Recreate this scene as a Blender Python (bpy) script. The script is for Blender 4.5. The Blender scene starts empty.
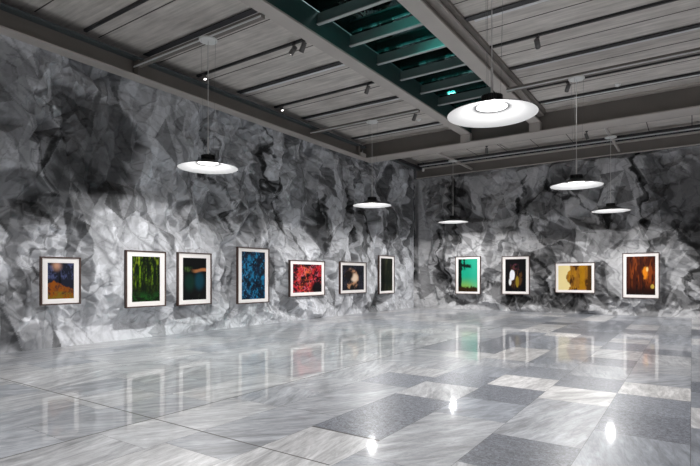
import bpy, bmesh, math
import numpy as np
from mathutils import Vector, Matrix

SC = bpy.context.scene
COL = SC.collection
# ------------------------------------------------------------ camera
HFOC = 501.7
cam_data = bpy.data.cameras.new('camera')
cam_data.sensor_width = 36.0
cam_data.sensor_fit = 'HORIZONTAL'
cam_data.lens = 36.0 * HFOC / 700.0
cam_data.shift_y = (276 - 233) / 700.0
cam = bpy.data.objects.new('camera', cam_data)
COL.objects.link(cam)
cam.location = (0, 0, 1.45)
cam.rotation_euler = (math.radians(90), 0, math.radians(34.28))
SC.camera = cam
# ------------------------------------------------------------ world, view
world = bpy.data.worlds.new('world')
SC.world = world
world.use_nodes = True
world.node_tree.nodes['Background'].inputs[0].default_value = (0.02, 0.02, 0.022, 1)
world.node_tree.nodes['Background'].inputs[1].default_value = 1.0
SC.view_settings.view_transform = 'Standard'
SC.view_settings.look = 'None'
SC.view_settings.gamma = 1.0
SC.view_settings.exposure = 0.0
SC.view_settings.use_curve_mapping = False
SC.cycles.max_bounces = 8
SC.cycles.diffuse_bounces = 5
SC.cycles.glossy_bounces = 4
SC.cycles.transparent_max_bounces = 12
SC.cycles.sample_clamp_indirect = 6.0
SC.cycles.caustics_reflective = False
SC.cycles.caustics_refractive = False
LAMP_POWER = 165.0
SPOT_POWER = 130.0
LAMP_COL = (1.0, 0.99, 0.985)

# ------------------------------------------------------------ room sizes (metres)
WX, WY = -10.5, 20.9          # left wall plane, back wall plane
RX, FY = 8.0, -5.0            # walls out of frame
ZB = 5.9                      # underside of the steel beams
ZC = 6.56                     # ceiling

# ------------------------------------------------------------ materials
def newmat(name):
    m = bpy.data.materials.new(name)
    m.use_nodes = True
    nt = m.node_tree
    return m, nt, nt.nodes['Principled BSDF']

def plain(name, col, rough=0.5, metal=0.0, var=0.06, scale=8.0, bump=0.0, emit=None, spec=0.5):
    """principled material whose colour wanders a little with noise"""
    m, nt, b = newmat(name)
    b.inputs['Roughness'].default_value = rough
    b.inputs['Metallic'].default_value = metal
    b.inputs['Specular IOR Level'].default_value = spec
    tc = nt.nodes.new('ShaderNodeTexCoord')
    n = nt.nodes.new('ShaderNodeTexNoise')
    n.inputs['Scale'].default_value = scale
    n.inputs['Detail'].default_value = 6
    nt.links.new(tc.outputs['Object'], n.inputs['Vector'])
    r = nt.nodes.new('ShaderNodeValToRGB')
    r.color_ramp.elements[0].position = 0.3
    r.color_ramp.elements[1].position = 0.7
    r.color_ramp.elements[0].color = tuple(c * (1 - var) for c in col) + (1,)
    r.color_ramp.elements[1].color = tuple(min(1, c * (1 + var)) for c in col) + (1,)
    nt.links.new(n.outputs['Fac'], r.inputs['Fac'])
    nt.links.new(r.outputs['Color'], b.inputs['Base Color'])
    if bump:
        bp = nt.nodes.new('ShaderNodeBump')
        bp.inputs['Strength'].default_value = bump
        bp.inputs['Distance'].default_value = 0.01
        nt.links.new(n.outputs['Fac'], bp.inputs['Height'])
        nt.links.new(bp.outputs['Normal'], b.inputs['Normal'])
    if emit:
        b.inputs['Emission Color'].default_value = tuple(emit[0]) + (1,)
        b.inputs['Emission Strength'].default_value = emit[1]
    return m

def attr_mat(name, attr, rough=0.7, spec=0.3, mul=None):
    m, nt, b = newmat(name)
    a = nt.nodes.new('ShaderNodeAttribute')
    a.attribute_name = attr
    b.inputs['Roughness'].default_value = rough
    b.inputs['Specular IOR Level'].default_value = spec
    nt.links.new(a.outputs['Color'], b.inputs['Base Color'])
    return m

def concrete():
    m, nt, b = newmat('board_marked_concrete')
    tc = nt.nodes.new('ShaderNodeTexCoord')
    mp = nt.nodes.new('ShaderNodeMapping')
    mp.inputs['Scale'].default_value = (0.35, 5.0, 1.0)
    mp2 = nt.nodes.new('ShaderNodeMapping')
    mp2.inputs['Scale'].default_value = (1.1, 2.2, 1.0)
    n1 = nt.nodes.new('ShaderNodeTexNoise'); n1.inputs['Scale'].default_value = 3.0; n1.inputs['Detail'].default_value = 9
    n2 = nt.nodes.new('ShaderNodeTexNoise'); n2.inputs['Scale'].default_value = 1.0; n2.inputs['Detail'].default_value = 8
    n2.inputs['Roughness'].default_value = 0.65
    nt.links.new(tc.outputs['Object'], mp.inputs[0]); nt.links.new(mp.outputs[0], n1.inputs['Vector'])
    nt.links.new(tc.outputs['Object'], mp2.inputs[0]); nt.links.new(mp2.outputs[0], n2.inputs['Vector'])
    mx = nt.nodes.new('ShaderNodeMix'); mx.data_type = 'FLOAT'; mx.inputs[0].default_value = 0.5
    nt.links.new(n1.outputs['Fac'], mx.inputs[2]); nt.links.new(n2.outputs['Fac'], mx.inputs[3])
    r = nt.nodes.new('ShaderNodeValToRGB')
    r.color_ramp.elements[0].position = 0.36; r.color_ramp.elements[0].color = (0.49, 0.455, 0.42, 1)
    r.color_ramp.elements[1].position = 0.64; r.color_ramp.elements[1].color = (0.79, 0.74, 0.69, 1)
    nt.links.new(mx.outputs[0], r.inputs['Fac'])
    nt.links.new(r.outputs['Color'], b.inputs['Base Color'])
    b.inputs['Roughness'].default_value = 0.85
    bp = nt.nodes.new('ShaderNodeBump'); bp.inputs['Strength'].default_value = 0.25; bp.inputs['Distance'].default_value = 0.01
    nt.links.new(mx.outputs[0], bp.inputs['Height']); nt.links.new(bp.outputs['Normal'], b.inputs['Normal'])
    return m

def marble():
    """polished marble: tone, stone kind and streak offset come from per-slab attributes"""
    m, nt, b = newmat('polished_marble_slabs')
    L = nt.links.new
    def N(t, **kw):
        n = nt.nodes.new(t)
        for k, v in kw.items():
            n.inputs[k].default_value = v
        return n
    slab = nt.nodes.new('ShaderNodeAttribute'); slab.attribute_name = 'slab'      # r tone, g kind, b seed
    sep = nt.nodes.new('ShaderNodeSeparateColor'); L(slab.outputs['Color'], sep.inputs[0])
    uvn = nt.nodes.new('ShaderNodeUVMap'); uvn.uv_map = 'slab_uv'
    off = nt.nodes.new('ShaderNodeVectorMath'); off.operation = 'SCALE'; off.inputs['Scale'].default_value = 37.0
    comb = nt.nodes.new('ShaderNodeCombineXYZ')
    L(sep.outputs[2], comb.inputs[0]); L(sep.outputs[2], comb.inputs[1]); L(sep.outputs[2], comb.inputs[2])
    L(comb.outputs[0], off.inputs[0])
    add = nt.nodes.new('ShaderNodeVectorMath'); add.operation = 'ADD'
    L(uvn.outputs[0], add.inputs[0]); L(off.outputs[0], add.inputs[1])
    rot = nt.nodes.new('ShaderNodeVectorRotate'); rot.rotation_type = 'Z_AXIS'
    ang = nt.nodes.new('ShaderNodeMath'); ang.operation = 'MULTIPLY_ADD'; ang.inputs[1].default_value = 1.3; ang.inputs[2].default_value = -0.4
    L(sep.outputs[2], ang.inputs[0]); L(add.outputs[0], rot.inputs['Vector']); L(ang.outputs[0], rot.inputs['Angle'])
    mp = nt.nodes.new('ShaderNodeMapping'); mp.inputs['Scale'].default_value = (3.4, 0.62, 1.0)
    L(rot.outputs[0], mp.inputs[0])
    streak = N('ShaderNodeTexNoise', Scale=1.6, Detail=8, Roughness=0.62, Distortion=1.1); L(mp.outputs[0], streak.inputs['Vector'])
    fine = N('ShaderNodeTexNoise', Scale=6.0, Detail=8, Roughness=0.75, Distortion=0.7); L(mp.outputs[0], fine.inputs['Vector'])
    grain = N('ShaderNodeTexNoise', Scale=27.0, Detail=6, Roughness=0.8, Distortion=1.4); L(add.outputs[0], grain.inputs['Vector'])
    # streaked stone
    r1 = nt.nodes.new('ShaderNodeValToRGB'); e = r1.color_ramp.elements
    e[0].position = 0.30; e[0].color = (0.42, 0.42, 0.42, 1); e[1].position = 0.70; e[1].color = (1.0, 1.0, 1.0, 1)
    L(streak.outputs['Fac'], r1.inputs['Fac'])
    r2 = nt.nodes.new('ShaderNodeValToRGB'); e = r2.color_ramp.elements
    e[0].position = 0.36; e[0].color = (0.62, 0.62, 0.62, 1); e[1].position = 0.62; e[1].color = (1.12, 1.12, 1.12, 1)
    L(fine.outputs['Fac'], r2.inputs['Fac'])
    mul = nt.nodes.new('ShaderNodeMix'); mul.data_type = 'RGBA'; mul.blend_type = 'MULTIPLY'; mul.inputs[0].default_value = 1.0
    L(r1.outputs['Color'], mul.inputs[6]); L(r2.outputs['Color'], mul.inputs[7])
    # speckled stone
    r3 = nt.nodes.new('ShaderNodeValToRGB'); e = r3.color_ramp.elements
    e[0].position = 0.42; e[0].color = (0.26, 0.26, 0.27, 1); e[1].position = 0.62; e[1].color = (1.15, 1.15, 1.15, 1)
    L(grain.outputs['Fac'], r3.inputs['Fac'])
    kind = nt.nodes.new('ShaderNodeMix'); kind.data_type = 'RGBA'
    L(sep.outputs[1], kind.inputs[0]); L(mul.outputs[2], kind.inputs[6]); L(r3.outputs['Color'], kind.inputs[7])
    tone = nt.nodes.new('ShaderNodeValToRGB'); e = tone.color_ramp.elements
    e[0].position = 0.0; e[0].color = (0.16, 0.17, 0.20, 1)
    e[1].position = 1.0; e[1].color = (0.78, 0.765, 0.755, 1)
    mid = tone.color_ramp.elements.new(0.5); mid.color = (0.37, 0.395, 0.44, 1)
    L(sep.outputs[0], tone.inputs['Fac'])
    fin = nt.nodes.new('ShaderNodeMix'); fin.data_type = 'RGBA'; fin.blend_type = 'MULTIPLY'; fin.inputs[0].default_value = 1.0
    L(tone.outputs['Color'], fin.inputs[6]); L(kind.outputs[2], fin.inputs[7])
    L(fin.outputs[2], b.inputs['Base Color'])
    b.inputs['Roughness'].default_value = 0.36
    b.inputs['Specular IOR Level'].default_value = 0.4
    b.inputs['Coat Weight'].default_value = 0.55
    b.inputs['Coat Roughness'].default_value = 0.045
    b.inputs['Coat IOR'].default_value = 1.5
    # faint unevenness of the polish
    wob = N('ShaderNodeTexNoise', Scale=1.4, Detail=3)
    tc = nt.nodes.new('ShaderNodeTexCoord'); L(tc.outputs['Object'], wob.inputs['Vector'])
    bp = nt.nodes.new('ShaderNodeBump'); bp.inputs['Strength'].default_value = 0.02; bp.inputs['Distance'].default_value = 0.05
    L(wob.outputs['Fac'], bp.inputs['Height']); L(bp.outputs['Normal'], b.inputs['Normal'])
    return m

def tinted_glass():
    m = bpy.data.materials.new('teal_skylight_glass'); m.use_nodes = True
    nt = m.node_tree; nt.nodes.clear()
    out = nt.nodes.new('ShaderNodeOutputMaterial')
    tr = nt.nodes.new('ShaderNodeBsdfTransparent'); tr.inputs[0].default_value = (0.40, 0.85, 0.80, 1)
    gl = nt.nodes.new('ShaderNodeBsdfGlossy'); gl.inputs['Roughness'].default_value = 0.02; gl.inputs['Color'].default_value = (0.5, 0.8, 0.8, 1)
    fr = nt.nodes.new('ShaderNodeFresnel'); fr.inputs['IOR'].default_value = 1.5
    mx = nt.nodes.new('ShaderNodeMixShader')
    nt.links.new(fr.outputs[0], mx.inputs[0]); nt.links.new(tr.outputs[0], mx.inputs[1]); nt.links.new(gl.outputs[0], mx.inputs[2])
    nt.links.new(mx.outputs[0], out.inputs[0])
    return m

M = {}
M['paper'] = attr_mat('crumpled_paper_mural', 'tone', 0.62, 0.35)
M['concrete'] = concrete()
M['joint'] = plain('dark_panel_joint', (0.07, 0.06, 0.055), 0.9)
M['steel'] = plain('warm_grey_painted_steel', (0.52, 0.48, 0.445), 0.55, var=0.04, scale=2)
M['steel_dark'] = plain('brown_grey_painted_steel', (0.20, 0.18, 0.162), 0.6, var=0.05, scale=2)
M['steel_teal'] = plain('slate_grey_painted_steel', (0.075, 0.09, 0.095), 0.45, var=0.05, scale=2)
M['track'] = plain('black_track_metal', (0.03, 0.03, 0.032), 0.4)
M['alu'] = plain('pale_aluminium', (0.80, 0.80, 0.80), 0.45, var=0.03)
M['bar'] = plain('pale_glazing_bar', (0.50, 0.53, 0.53), 0.4, var=0.03)
M['bar_side'] = plain('grey_green_glazing_bar', (0.16, 0.22, 0.21), 0.5, var=0.05)
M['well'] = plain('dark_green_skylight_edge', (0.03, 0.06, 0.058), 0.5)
M['white'] = plain('white_enamel', (0.82, 0.82, 0.80), 0.45, var=0.02)
M['reflector'] = plain('white_lamp_reflector', (0.45, 0.45, 0.45), 0.6, var=0.01)
M['black'] = plain('black_lamp_enamel', (0.018, 0.018, 0.018), 0.4, var=0.1)
M['cable'] = plain('pale_lamp_cable', (0.70, 0.69, 0.67), 0.5, var=0.02)
M['wire'] = plain('thin_steel_wire', (0.20, 0.20, 0.20), 0.4, metal=0.5)
M['led'] = plain('lit_lamp_disc', (0.9, 0.9, 0.9), 0.5, emit=((1.0, 0.98, 0.95), 3.0))
M['lens'] = plain('lit_spot_lens', (0.9, 0.9, 0.9), 0.3, emit=((1.0, 0.97, 0.92), 5.0))
M['spot'] = plain('grey_spotlight_metal', (0.16, 0.155, 0.15), 0.4, metal=0.4)
M['frame_wood'] = plain('dark_walnut_frame', (0.055, 0.026, 0.018), 0.4, var=0.3, scale=30)
M['mat_board'] = plain('white_mat_board', (0.84, 0.80, 0.775), 0.8, var=0.01)
M['print'] = attr_mat('photographic_print', 'ink', 0.5, 0.12)
M['plaster'] = plain('white_plaster', (0.80, 0.80, 0.79), 0.85)
M['void'] = plain('dark_teal_upper_hall', (0.07, 0.15, 0.15), 0.8, var=0.6, scale=.8)
M['post'] = plain('pale_upper_posts', (0.45, 0.55, 0.55), 0.6)
M['glass'] = tinted_glass()
M['marble'] = marble()
M['grout'] = plain('dark_floor_grout', (0.10, 0.095, 0.09), 0.8)

# ------------------------------------------------------------ mesh helpers
def add_box(bm, x0, x1, y0, y1, z0, z1, mi=0):
    vs = [bm.verts.new(p) for p in ((x0,y0,z0),(x1,y0,z0),(x1,y1,z0),(x0,y1,z0),(x0,y0,z1),(x1,y0,z1),(x1,y1,z1),(x0,y1,z1))]
    for q in ((0,3,2,1),(4,5,6,7),(0,1,5,4),(1,2,6,5),(2,3,7,6),(3,0,4,7)):
        f = bm.faces.new([vs[i] for i in q]); f.material_index = mi

def add_lathe(bm, prof, seg=48, c=(0,0,0), mi=0):
    rings = []
    for r, z in prof:
        if r < 1e-6:
            rings.append([bm.verts.new((c[0], c[1], c[2]+z))])
        else:
            rings.append([bm.verts.new((c[0]+r*math.cos(2*math.pi*i/seg), c[1]+r*math.sin(2*math.pi*i/seg), c[2]+z)) for i in range(seg)])
    for a, b in zip(rings, rings[1:]):
        for i in range(seg):
            j = (i+1) % seg
            if len(a) == 1 and len(b) == 1: continue
            if len(a) == 1: f = bm.faces.new((a[0], b[i], b[j]))
            elif len(b) == 1: f = bm.faces.new((a[i], b[0], a[j]))
            else: f = bm.faces.new((a[i], b[i], b[j], a[j]))
            f.material_index = mi

def add_rod(bm, p, q, r, seg=8):
    p, q = Vector(p), Vector(q)
    d = q - p
    mat = Matrix.Translation((p+q)/2) @ d.to_track_quat('Z', 'Y').to_matrix().to_4x4()
    bmesh.ops.create_cone(bm, cap_ends=True, segments=seg, radius1=r, radius2=r, depth=d.length, matrix=mat)

def link(name, bm, mats, parent=None, smooth=False, bevel=0.0):
    if not isinstance(mats, (list, tuple)): mats = [mats]
    bmesh.ops.recalc_face_normals(bm, faces=bm.faces[:])
    me = bpy.data.meshes.new(name)
    bm.to_mesh(me); bm.free()
    for m in mats: me.materials.append(m)
    o = bpy.data.objects.new(name, me)
    COL.objects.link(o)
    if parent: o.parent = parent
    if smooth:
        for p in me.polygons: p.use_smooth = True
        md = o.modifiers.new('edges', 'EDGE_SPLIT'); md.split_angle = math.radians(35)
    if bevel:
        md = o.modifiers.new('bevel', 'BEVEL'); md.width = bevel; md.segments = 2; md.limit_method = 'ANGLE'
    return o

def boxes(name, lst, mats, parent=None, bevel=0.0):
    bm = bmesh.new()
    for b in lst: add_box(bm, *b)
    return link(name, bm, mats, parent, bevel=bevel)

def empty(name, loc, rz=0.0):
    o = bpy.data.objects.new(name, None); COL.objects.link(o)
    o.location = loc; o.rotation_euler = (0, 0, rz); o.empty_display_size = 0.1
    return o

def tag(o, label, cat, group=None):
    o['label'] = label; o['category'] = cat
    if group: o['group'] = group
    return o

def structure(o):
    o['kind'] = 'structure'; return o

def copy_thing(root, loc, rz=None):
    r = root.copy(); COL.objects.link(r); r.location = loc
    if rz is not None: r.rotation_euler = (0, 0, rz)
    def rec(src, dst):
        for ch in src.children:
            c = ch.copy(); COL.objects.link(c); c.parent = dst
            rec(ch, c)
    rec(root, r)
    return r

# ------------------------------------------------------------ noise (numpy)
def smooth_noise(u, v, seed):
    t = np.random.default_rng(seed).random((128, 128))
    i = np.floor(u).astype(int); j = np.floor(v).astype(int)
    a = u - i; b = v - j
    a = a*a*(3-2*a); b = b*b*(3-2*b)
    i0, i1, j0, j1 = i % 128, (i+1) % 128, j % 128, (j+1) % 128
    return (t[i0,j0]*(1-a)+t[i1,j0]*a)*(1-b) + (t[i0,j1]*(1-a)+t[i1,j1]*a)*b

def facet_noise(u, v, seed):
    """heights on a triangular net, straight between them: flat facets and sharp folds"""
    t = np.random.default_rng(seed).random((128, 128))
    x = u + v*0.57735; y = v*1.1547
    i = np.floor(x).astype(int); j = np.floor(y).astype(int)
    a = x - i; b = y - j
    i0, i1, j0, j1 = i % 128, (i+1) % 128, j % 128, (j+1) % 128
    low = t[i0,j0]*(1-a-b) + t[i1,j0]*a + t[i0,j1]*b
    high = t[i1,j1]*(a+b-1) + t[i1,j0]*(1-b) + t[i0,j1]*(1-a)
    return np.where(a+b < 1, low, high)

def net_layer(us, vs, cell, stretch, seed, ragged):
    """random points joined by a Delaunay net; returns straight-sided facet heights and one random number per facet"""
    from mathutils.geometry import delaunay_2d_cdt
    rng = np.random.default_rng(seed)
    u0, u1, v0, v1 = us[0]-2*cell, us[-1]+2*cell, vs[0]-2*cell*stretch, vs[-1]+2*cell*stretch
    nu = int((u1-u0)/cell)+1; nv = int((v1-v0)/(cell*stretch))+1
    gi, gj = np.meshgrid(np.arange(nu), np.arange(nv))
    pu = u0+(gi+rng.random(gi.shape)*ragged+(gj % 2)*.5)*cell
    pv = v0+(gj+rng.random(gi.shape)*ragged)*cell*stretch
    pts = np.stack([pu.ravel(), pv.ravel()], -1)
    keep = rng.random(len(pts)) > .22           # gaps give some large facets
    pts = pts[keep]
    lean = .35*np.sin(pts[:, 1]*.9+seed)*(stretch > 1.2)
    pts[:, 0] += lean
    val = rng.random(len(pts))
    # scaled copy so that the net follows the stretched cells
    res = delaunay_2d_cdt([Vector((float(p[0]), float(p[1]/stretch))) for p in pts], [], [], 0, 1e-6)
    vco = np.array([(p.x, p.y*stretch) for p in res[0]])
    vval = np.array([val[o[0]] for o in res[3]])
    H = np.zeros((len(vs), len(us))); F = np.ones_like(H)*.5
    du, dv = us[1]-us[0], vs[1]-vs[0]
    for t in res[2]:
        (x0, y0), (x1, y1), (x2, y2) = vco[t[0]], vco[t[1]], vco[t[2]]
        a0 = max(0, int((min(x0, x1, x2)-us[0])/du)); a1 = min(len(us)-1, int((max(x0, x1, x2)-us[0])/du)+1)
        b0 = max(0, int((min(y0, y1, y2)-vs[0])/dv)); b1 = min(len(vs)-1, int((max(y0, y1, y2)-vs[0])/dv)+1)
        if a1 < a0 or b1 < b0: continue
        den = (y1-y2)*(x0-x2)+(x2-x1)*(y0-y2)
        if abs(den) < 1e-9: continue
        X = us[None, a0:a1+1]; Y = vs[b0:b1+1, None]
        w0 = ((y1-y2)*(X-x2)+(x2-x1)*(Y-y2))/den
        w1 = ((y2-y0)*(X-x2)+(x0-x2)*(Y-y2))/den
        w2 = 1-w0-w1
        ins = (w0 >= -1e-6) & (w1 >= -1e-6) & (w2 >= -1e-6)
        sub = H[b0:b1+1, a0:a1+1]
        sub[ins] = (w0*vval[t[0]]+w1*vval[t[1]]+w2*vval[t[2]])[ins]
        F[b0:b1+1, a0:a1+1][ins] = rng.random()
    return H, F

def crumple(us, vs, seed, drape, big, mosaic):
    """height field of crumpled paper in metres, and the printed tone of its facets"""
    U, V = np.meshgrid(us, vs)
    h = np.zeros_like(U); tone = np.ones_like(U); rag = np.zeros_like(U)
    #                        cell  height tone
    for k, (s, amp, ta) in enumerate(CRUMPLE):
        n, f = net_layer(us, vs, s*big, drape if k < 4 else 1.0, seed+17*k, 1.0)
        loc = 0.35 + 1.3*smooth_noise(U*0.6+3*k+20, V*0.6+20, seed+50+k)
        if k == 1: n = np.abs(n-.5)*1.8
        h += n*amp*big*(loc if k > 1 else 1)
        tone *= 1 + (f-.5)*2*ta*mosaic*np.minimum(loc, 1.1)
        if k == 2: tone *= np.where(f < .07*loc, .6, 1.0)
        if k in (1, 2, 3): rag += (f-.5)*(0, .35, .45, .3)[k]
    return h, tone, rag
CRUMPLE = ((1.3, .25, .05), (0.75, .50, .12), (0.40, .50, .15), (0.20, .25, .20), (0.10, .09, .14))

def paper_wall(name, u0, u1, z0, z1, res, seed, place, shift, tone_fn, tint, drape, corner, big, mosaic):
    nu = int((u1-u0)/res)+1; nv = int((z1-z0)/res)+1
    us = np.linspace(u0, u1, nu); vs = np.linspace(z0, z1, nv)
    U, V = np.meshgrid(us, vs)
    h, facet_tone, ragged = crumple(us, vs, seed, drape, big, mosaic)
    h = h - h.mean()
    edge = np.clip((V-z0)/0.35, 0, 1)*np.clip((z1-V)/0.25, 0, 1)*np.clip(np.abs(U-corner)/0.5, 0, 1)
    h = np.minimum(h*edge - 0.17, -0.002)
    co = place(U, V, h).reshape(-1, 3)
    idx = np.arange(nu*nv).reshape(nv, nu)
    f = np.stack([idx[:-1,:-1], idx[:-1,1:], idx[1:,1:], idx[1:,:-1]], -1).reshape(-1, 4)
    if shift: f = f[:, ::-1]
    me = bpy.data.meshes.new(name)
    me.vertices.add(len(co)); me.vertices.foreach_set('co', co.astype(np.float32).ravel())
    me.loops.add(f.size); me.loops.foreach_set('vertex_index', f.astype(np.int32).ravel())
    me.polygons.add(len(f)); me.polygons.foreach_set('loop_start', (np.arange(len(f))*4).astype(np.int32))
    me.update(calc_edges=True)
    T = np.clip(tone_fn(U, V, ragged)*facet_tone, .01, .85)
    ca = me.color_attributes.new('tone', 'FLOAT_COLOR', 'POINT')
    c4 = np.ones((len(co), 4), np.float32)
    for k in range(3): c4[:, k] = (T*tint[k]).ravel()
    ca.data.foreach_set('color', c4.ravel())
    me.materials.append(M['paper'])
    me.shade_flat()
    o = bpy.data.objects.new(name, me); COL.objects.link(o)
    return structure(o)

# ------------------------------------------------------------ printed tones of the mural: (u, z, half width, half height, lean, tone factor)
LEFT_PATCH = [
    (4.2, 4.9, 0.7, 0.9, 0, 0.60), (4.4, 3.0, .45, .8, .2, 0.42), (4.5, 2.1, .25, 1.3, .15, 0.40), (4.05, .6, .35, .6, 0, .5),
    (5.85, 4.4, .95, 1.25, .0, 0.30), (5.5, 3.2, .75, .9, .2, 0.42), (5.0, 2.9, .45, .6, .3, .45), (6.5, 3.3, .35, .9, -.1, .6),
    (4.75, 0.45, .55, .35, 0, .5), (6.3, 2.45, .5, .3, .3, .7),
    (8.5, 4.0, .3, .5, .3, .62), (9.3, 3.1, .25, .55, -.4, .6), (8.2, 2.8, .22, .5, .2, .68),
    (9.5, 4.9, .35, .6, .3, .72), (10.2, 4.2, .3, .7, -.3, .66), (11.3, 4.3, .25, 1.1, -.15, .38), (11.9, 3.2, .25, .8, -.15, .5),
    (10.7, 2.8, .3, .5, .2, .66), (12.9, 4.6, .3, .9, .2, .6), (13.6, 3.6, .22, .9, -.25, .5), (14.0, 2.9, .38, .95, .0, .34),
    (12.6, 2.5, .4, .35, 0, .66), (15.2, 4.2, .35, .9, -.2, .6), (15.7, 2.9, .3, 1.0, -.2, .42), (16.6, 3.0, .3, .9, -.2, .36),
    (17.2, 4.2, .45, .9, -.1, .52), (18.7, 4.6, .42, 1.6, .0, .30), (19.8, 3.2, .4, 1.5, -.1, .5), (18.2, 3.0, .35, .8, -.3, .45),
    (17.4, .35, .5, .35, 0, .32), (16.2, .5, .5, .3, 0, .6), (13.9, .75, .7, .3, 0, .62), (19.3, 1.1, .35, .5, 0, .6), (20.6, 4.5, .25, 2.0, 0, .34),
    (14.4, 2.15, .6, .16, 0, .5), (9.2, 1.5, .25, .35, .3, .72), (11.5, 1.6, .3, .3, 0, .7)]
BACK_PATCH = [
    (-10.1, 1.2, .35, .8, 0, .5), (-9.2, 3.4, .25, 1.2, 0, .55), (-8.75, 4.2, .28, 1.5, .05, .30), (-8.3, 4.3, .35, 1.3, .1, .45),
    (-9.3, 1.3, .35, 1.0, .2, .36), (-9.9, 3.0, .3, .9, .1, .6), (-8.7, .3, .7, .3, 0, .30), (-6.5, 0.6, .9, .45, -.1, .36), (-5.0, .5, 1.0, .45, 0, .40),
    (-4.9, 4.2, .9, .7, .2, .42), (-5.9, 4.2, .25, .9, .2, .38), (-4.2, 3.1, 1.0, .35, -.3, .40), (-3.6, 5.0, .8, .6, 0, .5), (-2.8, 3.0, .7, .5, 0, .5),
    (-3.9, 2.4, .9, .22, -.1, .48), (-3.2, .5, .9, .4, 0, .34), (-1.5, 4.7, .14, 1.1, -.1, .22), (-.9, 4.6, .5, 1.0, 0, .5), (-2.2, 4.0, .5, .8, .1, .6),
    (.0, 4.2, .7, 1.2, 0, .32), (.6, 2.4, .7, 1.6, 0, .34), (-.4, 2.6, .4, .5, 0, .6), (-.3, .55, .5, .4, 0, .4), (1.6, 3.0, 1.0, 3.0, 0, .45),
    (-5.4, 2.3, .5, .2, .2, .55), (-7.2, 4.5, .2, .8, .2, .7), (-6.4, 3.4, .5, .2, -.4, .66), (-1.6, 2.7, .9, .18, .15, .55), (-4.9, 1.5, .3, .8, .2, .5), (-2.5, 1.2, .22, .7, 0, .55)]

_r = np.random.default_rng(5)
for _k in range(46):      # narrow folds printed on the farther half of the left mural
    LEFT_PATCH.append((7.6+13*_r.random(), 2.1+3.9*_r.random(), .07+.12*_r.random(), .25+.55*_r.random(), -.35+.5*_r.random(), .45+.3*_r.random()))
for _k in range(46):
    BACK_PATCH.append((-10.4+12*_r.random(), .4+5.4*_r.random(), .08+.2*_r.random(), .15+.4*_r.random(), -.8+1.6*_r.random(), .4+.3*_r.random()))

def crack(lst, pts, w, f):
    for (x0, z0), (x1, z1) in zip(pts, pts[1:]):
        n = max(2, int(math.hypot(x1-x0, z1-z0)/(w*1.6)))
        for i in range(n):
            k = i/n
            lst.append((x0+(x1-x0)*k, z0+(z1-z0)*k, w*(.7+.7*_r.random()), w*(1.1+.9*_r.random()), 0, f))
crack(BACK_PATCH, [(-1.55, 5.7), (-1.6, 4.9), (-1.35, 4.3), (-1.5, 3.5)], .07, .3)
crack(BACK_PATCH, [(-5.9, 5.3), (-6.1, 4.4), (-5.5, 3.6), (-5.2, 2.9), (-4.2, 2.5)], .07, .35)
crack(BACK_PATCH, [(-4.9, 5.2), (-4.2, 4.4), (-3.3, 3.9), (-2.5, 3.2)], .07, .4)
crack(BACK_PATCH, [(-8.6, 5.8), (-8.7, 4.6), (-8.5, 3.2), (-8.9, 2.2), (-9.1, .8)], .09, .3)
crack(BACK_PATCH, [(-9.8, 3.4), (-9.4, 2.2), (-9.3, 1.0), (-8.6, .4)], .09, .35)
crack(BACK_PATCH, [(-7.3, 1.1), (-6.3, .55), (-5.0, .4), (-3.9, .7), (-2.8, .3)], .12, .35)
crack(BACK_PATCH, [(-5.2, 2.5), (-4.6, 1.4), (-4.9, .7)], .07, .4)
crack(BACK_PATCH, [(-.3, 3.2), (.2, 2.2), (-.2, 1.2), (.3, .4)], .11, .35)
crack(LEFT_PATCH, [(11.2, 5.6), (11.4, 4.6), (11.8, 3.6), (12.0, 2.7)], .09, .32)
crack(LEFT_PATCH, [(13.9, 4.2), (14.0, 3.2), (14.2, 2.4)], .13, .32)
crack(LEFT_PATCH, [(15.0, 4.8), (15.6, 3.6), (16.0, 2.5)], .11, .35)
crack(LEFT_PATCH, [(16.6, 4.0), (16.9, 3.0), (17.3, 2.5)], .13, .32)
crack(LEFT_PATCH, [(9.0, 4.9), (9.2, 4.0), (9.8, 3.2), (10.0, 2.5)], .07, .45)
crack(LEFT_PATCH, [(4.9, 5.2), (5.0, 4.0), (4.8, 3.0), (5.1, 2.2), (4.9, 1.2)], .08, .4)

def make_tone(patches, base, seed):
    def fn(U, V, ragged):
        w1 = (smooth_noise(U*1.6+9, V*1.6+9, seed)-.5)*.6 + (facet_noise(U*3+60, V*3+60, seed+4)-.5)*.5
        w2 = (smooth_noise(U*1.6+9, V*1.6+9, seed+1)-.5)*.6 + (facet_noise(U*3+60, V*3+60, seed+5)-.5)*.5
        T = np.full_like(U, 1.0)
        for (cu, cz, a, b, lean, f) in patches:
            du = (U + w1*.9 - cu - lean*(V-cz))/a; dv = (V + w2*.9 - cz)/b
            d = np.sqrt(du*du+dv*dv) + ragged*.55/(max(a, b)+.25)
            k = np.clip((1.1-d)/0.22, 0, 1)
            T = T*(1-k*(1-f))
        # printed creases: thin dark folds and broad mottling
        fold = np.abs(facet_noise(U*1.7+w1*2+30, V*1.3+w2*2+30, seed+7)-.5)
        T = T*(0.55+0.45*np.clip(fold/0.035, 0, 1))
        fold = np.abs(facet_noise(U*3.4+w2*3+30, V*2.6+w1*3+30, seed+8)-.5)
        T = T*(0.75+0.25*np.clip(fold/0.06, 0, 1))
        return np.clip(T*base, 0.012, 0.85)
    return fn

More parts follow.
